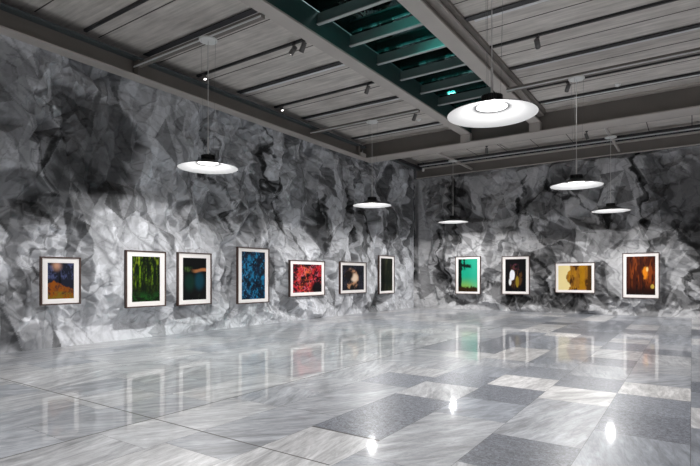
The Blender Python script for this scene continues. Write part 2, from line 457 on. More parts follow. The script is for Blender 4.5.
paper_wall('wall_left', 2.5, WY, 0.0, 6.4, 0.02, 3,
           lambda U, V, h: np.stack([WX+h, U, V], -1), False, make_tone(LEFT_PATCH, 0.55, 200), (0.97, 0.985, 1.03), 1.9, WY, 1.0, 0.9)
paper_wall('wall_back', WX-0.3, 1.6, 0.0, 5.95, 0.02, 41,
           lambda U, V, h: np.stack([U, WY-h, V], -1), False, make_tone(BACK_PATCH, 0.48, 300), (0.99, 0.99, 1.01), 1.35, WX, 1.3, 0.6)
M['plain_paper'] = plain('dark_grey_mural_paper', (0.30, 0.30, 0.31), 0.7, var=.5, scale=1.5)
structure(boxes('wall_left_near', [(WX-.15, WX-.10, FY, 2.5, 0, 6.4)], M['plain_paper']))
structure(boxes('wall_back_right', [(1.6, RX, WY+.10, WY+.15, 0, 5.95)], M['plain_paper']))
structure(boxes('wall_right', [(RX, RX+.15, FY, WY, 0, 6.7)], M['plaster']))
structure(boxes('wall_front', [(WX, RX, FY-.15, FY, 0, 6.7)], M['plaster']))

# ------------------------------------------------------------ floor of marble slabs
def build_floor():
    rng = np.random.default_rng(12)
    xs0, pitch = -3.03, 0.755
    slabs = []
    k0 = int(math.floor((WX-.4-xs0)/pitch)); k1 = int(math.ceil((RX-xs0)/pitch))
    for k in range(k0, k1):
        xa, xb = xs0+k*pitch, xs0+(k+1)*pitch
        y = FY - rng.random()*0.8
        ys = [y]
        while y < WY:
            y += rng.choice([0.82, 1.23, 1.64], p=[.5, .2, .3]); ys.append(y)
        for a, b in zip(ys, ys[1:]): slabs.append([xa, xb, max(a, FY), min(b, WY+.3), None])
    # slabs that read clearly in the foreground: x centre, y0, y1, tone, kind
    known = [(-2.65, 3.81, 5.45, .16, 1.0), (-1.14, 3.72, 4.57, .10, .9), (-1.14, 4.57, 6.2, .62, .0), (-1.9, 3.4, 4.95, .66, .1), (-1.9, 4.95, 5.75, .5, .0),
             (-1.9, 5.75, 6.6, .14, .9), (-1.14, 6.2, 7.0, .95, 0), (-.38, 5.2, 6.1, .14, .95), (-.38, 6.1, 7.0, .3, .8), (-2.65, 5.45, 6.3, .75, 0), (-2.65, 6.3, 7.1, .24, 1.0),
             (-.38, 3.9, 5.2, .5, 0), (-.38, 3.0, 3.9, .95, 0), (-.38, 7.0, 7.8, .98, 0), (-1.14, 7.0, 7.9, .2, .8), (.38, 5.8, 6.7, .85, 0), (.38, 6.7, 7.6, .35, .3),
             (.38, 4.4, 5.8, .42, 0), (-3.4, 4.2, 5.8, .62, 0), (-3.4, 2.7, 4.2, .6, 0), (-3.4, 5.8, 6.6, .3, .9), (-1.14, 2.5, 3.72, .7, .1), (-1.9, 6.6, 7.4, .96, 0), (-1.9, 7.4, 8.3, .3, .6)]
    out = []
    for s in slabs:
        cx = (s[0]+s[1])/2
        cuts = [k for k in known if abs(k[0]-cx) < .3]
        if not cuts: out.append(s); continue
        lo, hi = min(k[1] for k in cuts), max(k[2] for k in cuts)
        if s[3] <= lo or s[2] >= hi: out.append(s)
        else:
            if s[2] < lo-.05: out.append([s[0], s[1], s[2], lo, None])
            if s[3] > hi+.05: out.append([s[0], s[1], hi, s[3], None])
    for k in known:
        col = round((k[0]-.377-xs0)/pitch)
        out.append([xs0+col*pitch, xs0+(col+1)*pitch, k[1], k[2], (k[3], k[4])])
    me = bpy.data.meshes.new('floor')
    verts, faces, cols, uvs = [], [], [], []
    g = 0.0016
    for (xa, xb, ya, yb, spec) in out:
        gx = g
        n = len(verts)
        verts += [(xa+gx, ya+gx, 0), (xb-gx, ya+gx, 0), (xb-gx, yb-gx, 0), (xa+gx, yb-gx, 0)]
        faces.append((n, n+1, n+2, n+3))
        if spec is None:
            left = xa < -4.6
            r = rng.random()
            if left or (xa < -3.1 and ya < 7.5): tone, kd = .56+.28*rng.random(), .05*rng.random()
            elif r < .30: tone, kd = .14+.16*rng.random(), .8+.2*rng.random()
            elif r < .55: tone, kd = .74+.26*rng.random(), 0.0
            else: tone, kd = .42+.26*rng.random(), .3*rng.random()
        else: tone, kd = spec
        cols.append((tone, kd, rng.random(), 1))
        uvs += [(xa, ya), (xb, ya), (xb, yb), (xa, yb)]
    # bed under the slabs, seen in the joints
    n = len(verts)
    verts += [(WX-.4, FY, -.003), (RX, FY, -.003), (RX, WY+.4, -.003), (WX-.4, WY+.4, -.003)]
    faces.append((n, n+1, n+2, n+3)); cols.append((0, 0, 0, 1)); uvs += [(0, 0)]*4
    me.from_pydata(verts, [], faces)
    me.materials.append(M['marble']); me.materials.append(M['grout'])
    me.polygons[len(faces)-1].material_index = 1
    ca = me.color_attributes.new('slab', 'FLOAT_COLOR', 'CORNER')
    ca.data.foreach_set('color', np.repeat(np.array(cols, np.float32), 4, axis=0).ravel())
    uv = me.uv_layers.new(name='slab_uv'); uv.data.foreach_set('uv', np.array(uvs, np.float32).ravel())
    o = bpy.data.objects.new('floor', me); COL.objects.link(o)
    structure(o)
    # long movement joints cut across the slabs
    j = boxes('floor_joint', [(WX, -2.3, 3.085, 3.097, -.002, .0012), (-4.535, -4.527, FY, WY, -.002, .0010)], M['grout'], o)
    j2 = None
build_floor()

# ------------------------------------------------------------ ceiling slabs with joints
GLX0, GLX1 = -6.45, -6.12     # left skylight girder
GRX0, GRX1 = -4.20, -3.87     # right skylight girder
GZ = 6.2
CBY0, CBY1 = 16.05, 16.80     # cross beam
bm = bmesh.new()
add_box(bm, WX-.4, GLX1-.04, FY, WY, ZC, ZC+.2)
add_box(bm, GRX0, RX, FY, WY, ZC, ZC+.2)
add_box(bm, GLX1, GRX0, CBY0, WY, ZC, ZC+.2)
add_box(bm, GLX1, GRX0, FY, 3.0, ZC, ZC+.2)
ceiling = structure(link('ceiling', bm, M['concrete']))
bm = bmesh.new()
for y in (1.7, 3.1, 4.58, 5.85, 7.35, 8.72, 10.15, 11.6, 12.95, 14.35, 15.75):
    add_box(bm, WX, GLX0, y-.012, y+.012, ZC-.004, ZC+.01)
for y in (3.1, 4.58, 6.1, 7.5, 8.9, 10.2, 11.62, 13.15, 14.35, 15.62):
    add_box(bm, GRX1, RX, y-.012, y+.012, ZC-.004, ZC+.01)
for x in [-10.0+1.25*k for k in range(15)]:
    add_box(bm, x-.012, x+.012, CBY1, WY, ZC-.004, ZC+.01)
structure(link('trim_1', bm, M['joint']))

# steel beams
def structure_boxes(name, lst, mats, bevel=0.0):
    return structure(boxes(name, lst, mats, bevel=bevel))
# perimeter beam on the left wall: bottom flange, web, top flange
t = structure_boxes('trim_2', [(WX-.02, WX+.30, FY, CBY0, ZB, ZB+.03)], M['steel'])
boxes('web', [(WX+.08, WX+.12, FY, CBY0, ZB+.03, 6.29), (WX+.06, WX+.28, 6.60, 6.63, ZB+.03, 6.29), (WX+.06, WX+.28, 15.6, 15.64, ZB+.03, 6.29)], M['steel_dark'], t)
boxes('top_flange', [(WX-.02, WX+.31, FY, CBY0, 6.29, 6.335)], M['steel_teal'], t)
boxes('end_plate', [(WX+.12, WX+.30, CBY0-.35, CBY0, ZB+.03, ZB+.17)], M['steel'], t)
# cross beam
t = structure_boxes('trim_3', [(WX+.02, RX, CBY0, CBY1, ZB, ZB+.035)], M['steel'])
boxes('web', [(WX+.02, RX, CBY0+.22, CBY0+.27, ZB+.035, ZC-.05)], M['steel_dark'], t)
boxes('top_flange', [(WX+.02, RX, CBY0+.05, CBY1-.1, ZC-.05, ZC)], M['steel'], t)
boxes('bracket', [(GLX0, GLX1, CBY0+.02, CBY0+.22, ZB+.035, GZ)], M['steel'], t)
boxes('bracket', [(GRX0, GRX1, CBY0+.02, CBY0+.22, ZB+.035, GZ)], M['steel'], t)
# back wall beam
t = structure_boxes('trim_4', [(WX, RX, WY-.10, WY+.02, ZB+.03, ZB+.06)], M['steel'])
boxes('web', [(WX, RX, WY-.04, WY, ZB+.06, 6.32)], M['steel_dark'], t)
boxes('top_flange', [(WX, RX, WY-.22, WY, 6.32, 6.36)], M['steel'], t)
# skylight girders
for nm, x0, x1 in (('trim_5', GLX0, GLX1), ('trim_6', GRX0, GRX1)):
    t = structure_boxes(nm, [(x0, x1, FY, CBY0+.22, GZ, GZ+.04)], M['steel'])
    if nm == 'trim_5':
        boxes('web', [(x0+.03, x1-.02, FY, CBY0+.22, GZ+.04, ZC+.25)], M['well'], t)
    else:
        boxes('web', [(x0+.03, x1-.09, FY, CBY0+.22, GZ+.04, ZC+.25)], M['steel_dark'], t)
        boxes('top_flange', [(x1-.09, x1+.07, FY, CBY0+.22, 6.42, 6.47)], M['steel'], t)
        boxes('ledge', [(x1-.09, x1+.16, FY, CBY0+.22, 6.50, ZC)], M['steel_dark'], t)

# ------------------------------------------------------------ skylight: glazing bars, panes, upper hall above
sky = structure(empty('window_1', ((GLX1+GRX0)/2, 9.5, 6.5)))
def sk(name, lst, mat):
    o = boxes(name, lst, mat); o.parent = sky
    o.matrix_parent_inverse = Matrix.Translation(sky.location).inverted()
    return o
bar_y = [6.72-1.143*2 + 1.143*k for k in range(11)]
for y in bar_y:
    o = sk('glazing_bar', [(GLX1-.02, GRX0+.02, y, y+.02, 6.45, 6.66)], M['bar_side'])
    e = boxes('bar_flange', [(GLX1-.02, GRX0+.02, y-.035, y+.045, 6.43, 6.45)], M['bar'])
    e.parent = o
for a, b in zip(bar_y, bar_y[1:]):
    sk('pane', [(GLX1, GRX0, a+.02, b, 6.70, 6.715)], M['glass'])
sk('edge_channel', [(GRX0-.06, GRX0, FY, CBY0, 6.3, 6.62)], M['well'])
structure_boxes('wall_upper_left', [(-9.6, -9.5, 1.0, 19.0, 6.9, 8.3)], M['void'])
structure_boxes('wall_upper_right', [(-1.6, -1.5, 1.0, 19.0, 6.9, 8.3)], M['void'])
structure_boxes('wall_upper_back', [(-9.6, -1.5, 19.0, 19.1, 6.9, 8.3)], M['void'])
structure_boxes('wall_upper_front', [(-9.6, -1.5, 1.0, 1.1, 6.9, 8.3)], M['void'])
structure_boxes('ceiling_upper', [(-9.6, -1.5, 1.0, 19.1, 8.3, 8.4)], M['void'])
bm = bmesh.new()
for k, (x, y) in enumerate(((-6.9, 8.3), (-6.6, 10.1), (-6.9, 11.9), (-6.7, 13.6), (-7.0, 15.2), (-4.4, 14.6), (-4.7, 18.4), (-5.6, 17.2), (-7.2, 9.5), (-6.2, 12.8))):
    add_box(bm, x-.04, x+.04, y-.04, y+.04, 6.9, 8.3)
for y in (9.4, 12.4, 15.4):
    add_rod(bm, (-6.9, y, 8.4), (-5.2, y+.4, 7.2), .035)
add_box(bm, -7.2, -7.12, 6, 18.5, 8.2, 8.3)
posts = structure(link('trim_7', bm, M['post']))
bm = bmesh.new(); add_lathe(bm, [(0, 0), (.16, 0), (.16, .06), (0, .06)], 24)
M['bright'] = plain('bright_downlight', (.9, .9, .9), .5, emit=((1, 1, 1), 25.0))
d = link('downlight', bm, M['bright'])
d.location = (-7.36, 17.51, 8.24)
tag(d, 'small round lit downlight seen through the skylight glass', 'ceiling light')
ul = bpy.data.lights.new('upper_hall_light', 'POINT'); ul.energy = 420; ul.color = (.8, 1, 1); ul.shadow_soft_size = .3
ulo = bpy.data.objects.new('upper_hall_light', ul); COL.objects.link(ulo); ulo.location = (-4.2, 9.0, 7.9)

# ------------------------------------------------------------ tracks, light slots
def linear_slot(x0, x1, y, label, grp):
    t = tag(empty('linear_light_slot', ((x0+x1)/2, y, ZC-.02)), label, 'light slot', grp)
    L = (x1-x0)/2
    boxes('housing', [(-L, L, -.10, .05, -.015, 0)], M['track'], t)
    boxes('trim_strip', [(-L*.97, L*.90, .05, .13, -.022, 0)], M['alu'], t)
    return t
def spot_track(x0, x1, y, label, grp):
    t = tag(empty('spotlight_track', ((x0+x1)/2, y, ZC)), label, 'track', grp)
    L = (x1-x0)/2
    boxes('rail', [(-L, L, -.03, .03, -.05, 0)], M['track'], t)
    boxes('end_feed', [(L-.12, L, -.04, .04, -.07, 0)], M['steel_dark'], t)
    return t
g = 'linear light slots in the ceiling left of the skylight'
for y, w in ((6.93, 'behind the leftmost pendant canopy'), (9.78, 'second from the nearest, passing above the blue picture'),
             (12.55, 'third from the nearest, before the farther left canopy'), (15.42, 'last one, closest to the cross beam')):
    linear_slot(WX+.1, GLX0-.1, y, 'dark light slot left of the skylight, ' + w, g)
g = 'linear light slots in the ceiling right of the skylight'
for y, w in ((9.55, 'starting beside the girder near the top edge'), (12.42, 'next to the right ceiling channel'),
             (15.32, 'last one, closest to the cross beam')):
    linear_slot(GRX1+.15, 6.0, y, 'dark light slot right of the skylight, ' + w, g)
g = 'thin spotlight tracks in the ceiling'
for y, w in ((5.5, 'nearest one, at the top left'), (8.36, 'carrying a pair of spotlights'), (11.22, 'carrying one spotlight beyond the pair')):
    spot_track(WX+.1, GLX0-.1, y, 'thin black track left of skylight, ' + w, g)
for y, w in ((10.98, 'carrying a lit spotlight'), (14.02, 'near the right canopy disc')):
    spot_track(GRX1+.15, 6.0, y, 'thin dark track right of skylight, ' + w, g)
# far bay rails
t = tag(empty('lighting_rail', (-2, 18.95, 6.5)), 'long thin dark rail across the far bay just behind the cross beam', 'rail')
boxes('rail', [(-8.3, 8, -.025, .025, -.03, .03)], M['track'], t)
for x in [-6.25+1.25*k+2 for k in range(10)]:
    bm = bmesh.new(); add_rod(bm, (x, 0, 0), (x, 0, ZC-6.5), .01, 6); link('hanger', bm, M['track'], t)
t = tag(empty('linear_light_slot', (-1.5, 20.2, 6.4)), 'continuous dark slot with pale edge along the top of the back wall', 'light slot')
boxes('housing', [(-8.6, 9, -.06, .06, -.03, .05)], M['track'], t)
boxes('trim_strip', [(-8.6, 9, .08, .16, -.05, .0)], M['alu'], t)
t = tag(empty('wall_channel', (-10.2, 18.6, 6.3)), 'dark slate steel channel with a lamp at its end, in the far left corner', 'channel')
boxes('body', [(-.14, .12, -1.75, 2.1, -.05, .05)], M['steel_teal'], t)
boxes('body_lip', [(.10, .14, -1.75, 2.1, -.08, .05)], M['track'], t)
bm = bmesh.new(); add_lathe(bm, [(0, -.10), (.05, -.10), (.06, -.03), (.05, .03), (0, .03)], 16, (.16, 2.0, -.02)); link('end_lamp', bm, M['white'], t, smooth=True)

# ceiling channels carrying the pendant canopies
def channel(p, q, label):
    t = tag(empty('lighting_channel', p), label, 'channel', 'steel channels that carry the pendant canopies')
    d = Vector(q)-Vector(p)
    if abs(d.x) > abs(d.y):
        boxes('channel', [(0, d.x, -.05, .05, 0, .09)], M['steel_dark'], t)
        boxes('channel_lip', [(0, d.x, -.065, -.05, 0, .03)], M['alu'], t)
    else:
        boxes('channel', [(-.03, .03, 0, d.y, 0, .07)], M['steel'], t)
        boxes('channel_lip', [(-.04, -.03, 0, d.y, 0, .03)], M['alu'], t)
    return t
CH = 6.13
channel((WX+.14, 6.63, CH), (GLX0+.02, 6.63, CH), 'steel channel from the left wall beam to the girder, holding the nearest left canopy')
channel((WX+.14, 12.94, CH), (GLX0+.02, 12.94, CH), 'steel channel from left wall beam, holding the canopy above the red picture pendant')
channel((GRX1-.02, 12.80, CH), (6.0, 12.80, CH), 'long steel channel right of the skylight, holding the canopy of the right middle pendant')
channel((GRX1-.02, 6.55, CH), (6.0, 6.55, CH), 'steel channel above the large nearest pendant at the top edge')
channel((-7.83, CBY1-.1, 6.02), (-7.83, WY-.05, 6.02), 'pale channel running to the back wall above the pendant near the corner')
channel((-2.21, CBY1-.1, 6.02), (-2.21, WY-.05, 6.02), 'pale channel running to the back wall above the farthest right pendant')

# ------------------------------------------------------------ pendant lamps
RIMZ = 3.585
def make_pendant(canopy_z):
    t = empty('pendant_lamp', (0, 0, RIMZ))
    H = canopy_z - RIMZ
    R = 0.582
    outer = [(R, 0), (R+.004, .006), (.50, .035), (.38, .068), (.26, .107), (.18, .142), (.128, .165)]
    bm = bmesh.new(); add_lathe(bm, outer, 72)
    add_lathe(bm, [(.128, .165), (0, .167)], 72)
    link('lamp_shade', bm, M['black'], t, smooth=True)
    bm = bmesh.new(); add_lathe(bm, [(R-.001, .0), (.50, .024), (.38, .056), (.26, .092), (.20, .1035), (.13, .1092), (0, .1095)], 72)
    link('reflector', bm, M['reflector'], t, smooth=True)
    bm = bmesh.new(); add_lathe(bm, [(0, .165), (.115, .165), (.115, .252), (0, .256)], 40)
    for i in range(24):
        a = 2*math.pi*i/24
        c, s = math.cos(a), math.sin(a)
        m = len(bm.verts)
        bm2 = [( .11, -.004), (.138, -.004), (.138, .004), (.11, .004)]
        lo = [bm.verts.new((x*c-y*s, x*s+y*c, .168)) for x, y in bm2]
        hi = [bm.verts.new((x*c-y*s, x*s+y*c, .25)) for x, y in bm2]
        for k in range(4): bm.faces.new((lo[k], lo[(k+1) % 4], hi[(k+1) % 4], hi[k]))
        bm.faces.new(lo[::-1]); bm.faces.new(hi)
    link('heat_sink', bm, M['black'], t)
    bm = bmesh.new(); add_lathe(bm, [(0, .100), (.15, .101), (.205, .1035), (.15, .1085), (0, .109)], 40)
    link('lamp_disc', bm, M['led'], t)
    bm = bmesh.new(); add_rod(bm, (0, 0, .25), (0, 0, .62), .016, 10); add_rod(bm, (0, 0, .62), (0, 0, H), .007, 8)
    link('cable', bm, M['cable'], t)
    for k in range(3):
        a = 2.1*k+.4
        bm = bmesh.new(); add_rod(bm, (.11*math.cos(a), .11*math.sin(a), .25), (.16*math.cos(a), .16*math.sin(a), H), .0022, 5)
        link('suspension_wire', bm, M['wire'], t)
    bm = bmesh.new(); add_lathe(bm, [(0, H-.03), (.17, H-.03), (.18, H-.02), (.18, H), (0, H)], 40)
    link('canopy', bm, M['white'], t, smooth=True)
    l = bpy.data.lights.new('pendant_bulb', 'AREA'); l.shape = 'DISK'; l.size = 0.2; l.energy = LAMP_POWER; l.color = LAMP_COL
    lo = bpy.data.objects.new('pendant_bulb', l); COL.objects.link(lo); lo.parent = t; lo.location = (0, 0, .0995)
    return t
G = 'round black pendant lamps with white undersides'
near = make_pendant(CH); far = make_pendant(6.02)
near.location = (-7.92, 6.63, RIMZ)
tag(near, 'black dish pendant lamp hanging in front of the left wall, nearest of the left ones', 'pendant lamp', G)
def put(src, x, y, label):
    c = copy_thing(src, (x, y, RIMZ)); return tag(c, label, 'pendant lamp', G)
put(near, -2.19, 6.55, 'very large looking black dish pendant lamp nearest the camera, under the skylight end')
put(near, -8.01, 12.94, 'small black dish pendant lamp hanging above the narrow dark picture beside the corner')
put(near, -2.26, 12.83, 'black dish pendant lamp in front of the back wall, above the golden picture')
put(near, 3.5, 12.83, 'black dish pendant lamp beyond the right edge of the view, middle row')
put(near, 3.5, 6.55, 'black dish pendant lamp beyond the right edge of the view, near row')
put(near, -7.92, .4, 'black dish pendant lamp behind the camera on the left')
put(near, -2.19, .4, 'black dish pendant lamp just behind and left of the camera')
far.location = (-7.83, 18.74, RIMZ)
tag(far, 'smallest looking black dish pendant lamp close to the room corner, above the green picture', 'pendant lamp', G)
put(far, -2.21, 18.46, 'black dish pendant lamp nearest the back wall, above the red cave picture')
put(far, 3.5, 18.46, 'black dish pendant lamp beyond the right edge of the view, far row')

# ------------------------------------------------------------ spotlights
def make_spot(loc, aim, label, power, size=1.0, top=ZC-.053):
    t = tag(empty('spotlight', loc), label, 'spotlight', 'track spotlights on the ceiling')
    H = top-loc[2]
    boxes('adapter', [(-.035, .035, -.05, .05, H-.03, H)], M['track'], t)
    bm = bmesh.new(); add_rod(bm, (0, 0, 0), (0, 0, H-.03), .012); link('stem', bm, M['track'], t)
    d = (Vector(aim)-Vector(loc)).normalized()
    q = d.to_track_quat('-Z', 'Y').to_matrix().to_4x4()
    bm = bmesh.new()
    r = .055*size; L = .20*size
    prof = [(0, L*.55), (r*.8, L*.55)]
    for k in range(4):
        z = L*(.5-.1*k)
        prof += [(r, z), (r, z-.012), (r*.82, z-.014), (r*.82, z-.02)]
    prof += [(r, L*.08), (r, -L*.5), (r*.85, -L*.5), (r*.8, -L*.42), (0, -L*.42)]
    add_lathe(bm, prof, 24)
    b = link('housing', bm, M['spot'], t, smooth=True); b.matrix_local = q
    bm = bmesh.new(); add_lathe(bm, [(0, -L*.44), (r*.75, -L*.44), (r*.75, -L*.42), (0, -L*.42)], 20)
    l = link('lens', bm, M['lens'], b)
    if power:
        ld = bpy.data.lights.new('spot_bulb', 'SPOT'); ld.energy = power; ld.color = (1.0, .97, .93)
        ld.spot_size = math.radians(46); ld.spot_blend = 0.9; ld.shadow_soft_size = .04
        lo = bpy.data.objects.new('spot_bulb', ld); COL.objects.link(lo); lo.parent = t
        lo.matrix_local = Matrix.Translation(d*(L*.5+.01)) @ q
    return t
P = SPOT_POWER
make_spot((-7.16, 8.30, 6.34), (WX, 6.9, 1.2), 'left one of the paired grey spotlights hanging left of the skylight', P)
make_spot((-6.88, 8.30, 6.34), (WX, 9.2, 1.2), 'right one of the paired grey spotlights hanging left of the skylight', P)
make_spot((-7.05, 11.15, 6.34), (WX, 12.2, 1.2), 'single grey spotlight hanging beyond the pair, left of the skylight', P)
make_spot((-7.07, 13.90, 6.34), (WX, 15.6, 1.2), 'grey spotlight near the cross beam, left of the skylight', P, top=ZC)
make_spot((-10.05, 8.30, 6.42), (-8.5, 8.0, 3), 'tiny spotlight where the track meets the left wall beam, near the left canopy', 0, .8)
make_spot((-10.05, 11.15, 6.42), (-8.5, 11, 3), 'tiny spotlight at the left beam further back, beside the single spotlight track', 0, .8)
make_spot((-2.69, 10.95, 6.34), (-3.4, WY, 1.2), 'lit grey spotlight right of the skylight, above the large pendant', P*1.5)
make_spot((-2.68, 14.02, 6.36), (-6.5, WY, 1.2), 'grey spotlight beside the canopy disc right of the skylight', P)
make_spot((-3.01, 18.97, 6.28), (-1.6, WY, 1.2), 'small spotlight in the far bay, left of the farthest right canopy', P*.3, top=6.467)
make_spot((-6.55, 18.97, 6.28), (-7.2, WY, 1.2), 'small spotlight in the far bay between the two corner canopies', P*.4, top=6.467)

# smoke detectors
def detector(x, y, z, label):
    bm = bmesh.new(); add_lathe(bm, [(0, 0), (.075, 0), (.075, -.03), (.05, -.055), (.03, -.07), (0, -.07)], 24)
    o = link('smoke_detector', bm, M['white'], smooth=True); o.location = (x, y, z)
    tag(o, label, 'smoke detector', 'white smoke detectors')
detector(-1.64, 15.06, ZC, 'white round detector on the ceiling right of the skylight, near the cross beam')
detector(-7.35, 14.75, ZC, 'white round detector on the ceiling left of the skylight, near the cross beam')
detector(-1.73, 20.41, ZC, 'white round detector in the far bay beside the farthest right canopy')

# ------------------------------------------------------------ framed photographs
def sstep(a, b, x):
    k = np.clip((x-a)/(b-a), 0, 1); return k*k*(3-2*k)
def mixc(c, col, k):
    return c*(1-k[..., None]) + np.array(col)*k[..., None]
def nz(U, V, fu, fv, s): 
    return (smooth_noise(U*fu+5, V*fv+5, s)*.42 + smooth_noise(U*fu*2.3+5, V*fv*2.3+5, s+1)*.30
            + smooth_noise(U*fu*5.1+5, V*fv*5.1+5, s+2)*.28)
def blank(U, col): return np.ones(U.shape+(3,))*np.array(col)
def art_autumn(U, V):      # dark storm sky, black conifer, orange rocks
    c = blank(U, (.03, .035, .06))
    c = mixc(c, (.12, .14, .26), sstep(.45, .7, nz(U, V, 5, 5, 1))*sstep(.5, .6, V))
    c = mixc(c, (.75, .45, .30), sstep(.28, 0, np.hypot(U-.35, (V-.92)*1.2))*.9)
    hill = .46-.35*np.abs(U-.25)+.08*nz(U, V, 9, 3, 4)
    c = mixc(c, (.40, .14, .015), sstep(.02, -.02, V-hill)*(.3+.7*sstep(.3, .6, nz(U, V, 12, 12, 6))))
    c = mixc(c, (.30, .22, .03), sstep(.02, -.02, V-(.16+.1*nz(U, V, 6, 3, 7)))*sstep(.4, .6, nz(U, V, 14, 14, 8)))
    c = mixc(c, (.008, .01, .015), sstep(.01, -.01, np.abs(U-.47)-.05*(1-(V-.45)/.36))*sstep(.42, .45, V)*sstep(.82, .8, V))
    return c
def art_forest(U, V):
    c = blank(U, (.012, .025, .008))
    s = sstep(.45, .75, nz(U, V, 14, 2.5, 11))*sstep(.3, .6, nz(U, V, 20, 20, 12))
    c = mixc(c, (.22, .38, .02), s*sstep(.12, .5, V))
    c = mixc(c, (.40, .50, .05), sstep(.6, .8, nz(U, V, 10, 3, 14))*sstep(.25, .8, V)*.8)
    c = mixc(c, (.03, .14, .03), sstep(.28, .1, V)*sstep(.35, .65, nz(U, V, 8, 14, 15)))
    c = mixc(c, (.008, .008, .005), sstep(.62, .7, nz(U, V, 16, .8, 17))*sstep(.3, .4, V)*.8)
    return c
def art_lagoon(U, V):
    c = blank(U, (.006, .008, .008))
    c = mixc(c, (.55, .26, .12), sstep(.055, .02, np.abs(V-.70-.02*np.sin(U*9)))*sstep(.3, .6, U))
    c = mixc(c, (.10, .16, .05), sstep(.09, .02, np.abs(V-.72))*sstep(.6, .2, U)*sstep(.4, .6, nz(U, V, 14, 10, 20)))
    c = mixc(c, (.01, .10, .14), sstep(.3, .1, np.hypot(U-.7, V-.45))*.9)
    c = mixc(c, (.012, .07, .05), sstep(.3, .1, np.hypot(U-.3, V-.42))*.8)
    c = mixc(c, (.03, .04, .03), sstep(.5, .7, nz(U, V, 6, 4, 22))*sstep(.3, .1, V))
    return c
def art_blue(U, V):
    c = blank(U, (.006, .03, .07))
    n = nz(U, V, 14, 18, 30)
    c = mixc(c, (.03, .30, .50), sstep(.42, .60, n)*sstep(.2, .6, nz(U, V, 3, 3, 31)))
    c = mixc(c, (.15, .38, .62), sstep(.62, .75, nz(U, V, 22, 26, 33))*sstep(.7, .3, U))
    c = mixc(c, (.003, .012, .03), sstep(.5, .65, nz(U, V, 4, 5, 36))*.8)
    return c
def art_red(U, V):
    c = blank(U, (.05, .008, .015))
    c = mixc(c, (.62, .04, .06), sstep(.42, .6, nz(U, V, 10, 10, 40)))
    c = mixc(c, (.85, .22, .08), sstep(.35, .1, np.abs(U-.4))*sstep(.5, .65, nz(U, V, 14, 8, 42)))
    c = mixc(c, (.80, .25, .35), sstep(.6, .7, nz(U, V, 20, 20, 43))*.8)
    c = mixc(c, (.02, .006, .01), sstep(.55, .7, nz(U, V, 6, 6, 45)))
    c = mixc(c, (.01, .005, .01), sstep(.3, .15, np.hypot(U-.85, V-.15)))
    return c
def art_cave(U, V):
    c = blank(U, (.012, .014, .025))
    c = mixc(c, (.06, .06, .09), sstep(.4, .7, nz(U, V, 9, 4, 50)))
    d = np.hypot((U-.42)/.36, (V-.45)/.46) + .25*(nz(U, V, 8, 8, 52)-.5)
    c = mixc(c, (.60, .36, .22), sstep(1.0, .8, d)*sstep(.45, .7, nz(U, V, 5, 5, 53)+.25*U))
    c = mixc(c, (.9, .75, .6), sstep(.22, .1, np.hypot(U-.55, V-.5)))
    c = mixc(c, (.02, .01, .01), sstep(.24, .12, np.hypot(U-.30, (V-.62))))
    c = mixc(c, (.02, .02, .02), sstep(.14, .08, np.hypot(U-.45, (V-.05)*.6)))
    return c
def art_dark(U, V):
    c = blank(U, (.03, .04, .028))
    c = mixc(c, (.09, .10, .05), sstep(.4, .7, nz(U, V, 6, 3, 60)))
    c = mixc(c, (.005, .006, .006), sstep(.4, .3, U)*.85)
    c = mixc(c, (.01, .01, .01), sstep(.5, .6, nz(U, V, 20, .5, 61))*.7)
    return c
def art_green(U, V):
    c = blank(U, (.03, .50, .34))
    c = mixc(c, (.35, .55, .14), sstep(.5, .1, V))
    c = mixc(c, (.10, .60, .45), sstep(.4, .9, U)*.5)
    tree = np.minimum(U-.14-.06*nz(U, V, 4, 10, 70), 1)
    c = mixc(c, (.006, .03, .02), sstep(.02, -.01, tree))
    c = mixc(c, (.006, .03, .02), sstep(.02, -.02, np.abs(V-.80+.1*(U-.3))-.07*nz(U, V, 14, 14, 72)*1.5)*sstep(.72, .6, U))
    c = mixc(c, (.006, .03, .02), sstep(.5, .6, nz(U, V, 26, 4, 73))*sstep(.62, .7, V)*sstep(.5, .3, U))
    c = mixc(c, (.07, .04, .01), sstep(.02, -.02, V-(.20*nz(U, V, 12, 3, 74)+.06)))
    return c
def art_arch(U, V):
    c = blank(U, (.006, .005, .008))
    d = np.hypot((U-.5)/.34, (V-.45)/.40)
    c = mixc(c, (.16, .08, .03), sstep(1.05, .8, d)*sstep(.35, .6, nz(U, V, 8, 8, 80)))
    c = mixc(c, (.20, .07, .12), sstep(.12, .06, np.abs(V-.76))*sstep(.25, .1, np.abs(U-.45))*sstep(.4, .6, nz(U, V, 12, 12, 81)))
    c = mixc(c, (.95, .95, 1.0), sstep(1, .75, np.hypot((U-.34)/.14, (V-.5)/.18)+.3*(nz(U, V, 8, 8, 83)-.5)))
    c = mixc(c, (.9, .9, .9), sstep(1, .6, np.hypot((U-.24)/.08, (V-.3)/.14)))
    c = mixc(c, (.40, .30, .04), sstep(1, .7, np.hypot((U-.58)/.09, (V-.3)/.2)))
    return c
def art_gold(U, V):
    edge = .30+.06*np.sin(V*9)+.08*(nz(U, V, 4, 8, 90)-.5)
    c = blank(U, (.92, .80, .45))
    c = mixc(c, (.42, .22, .035), sstep(-.01, .02, U-edge))
    c = mixc(c, (.55, .30, .03), sstep(-.01, .02, U-edge)*sstep(.5, .65, nz(U, V, 12, 3, 91)))
    c = mixc(c, (.12, .05, .01), sstep(-.01, .02, U-edge)*sstep(.5, .7, nz(U, V, 9, 3, 93)))
    c = mixc(c, (.55, .30, .01), sstep(.62, .66, U)*sstep(.82, .78, U)*.8)
    c = mixc(c, (.12, .06, .01), sstep(.86, .9, U))
    return c
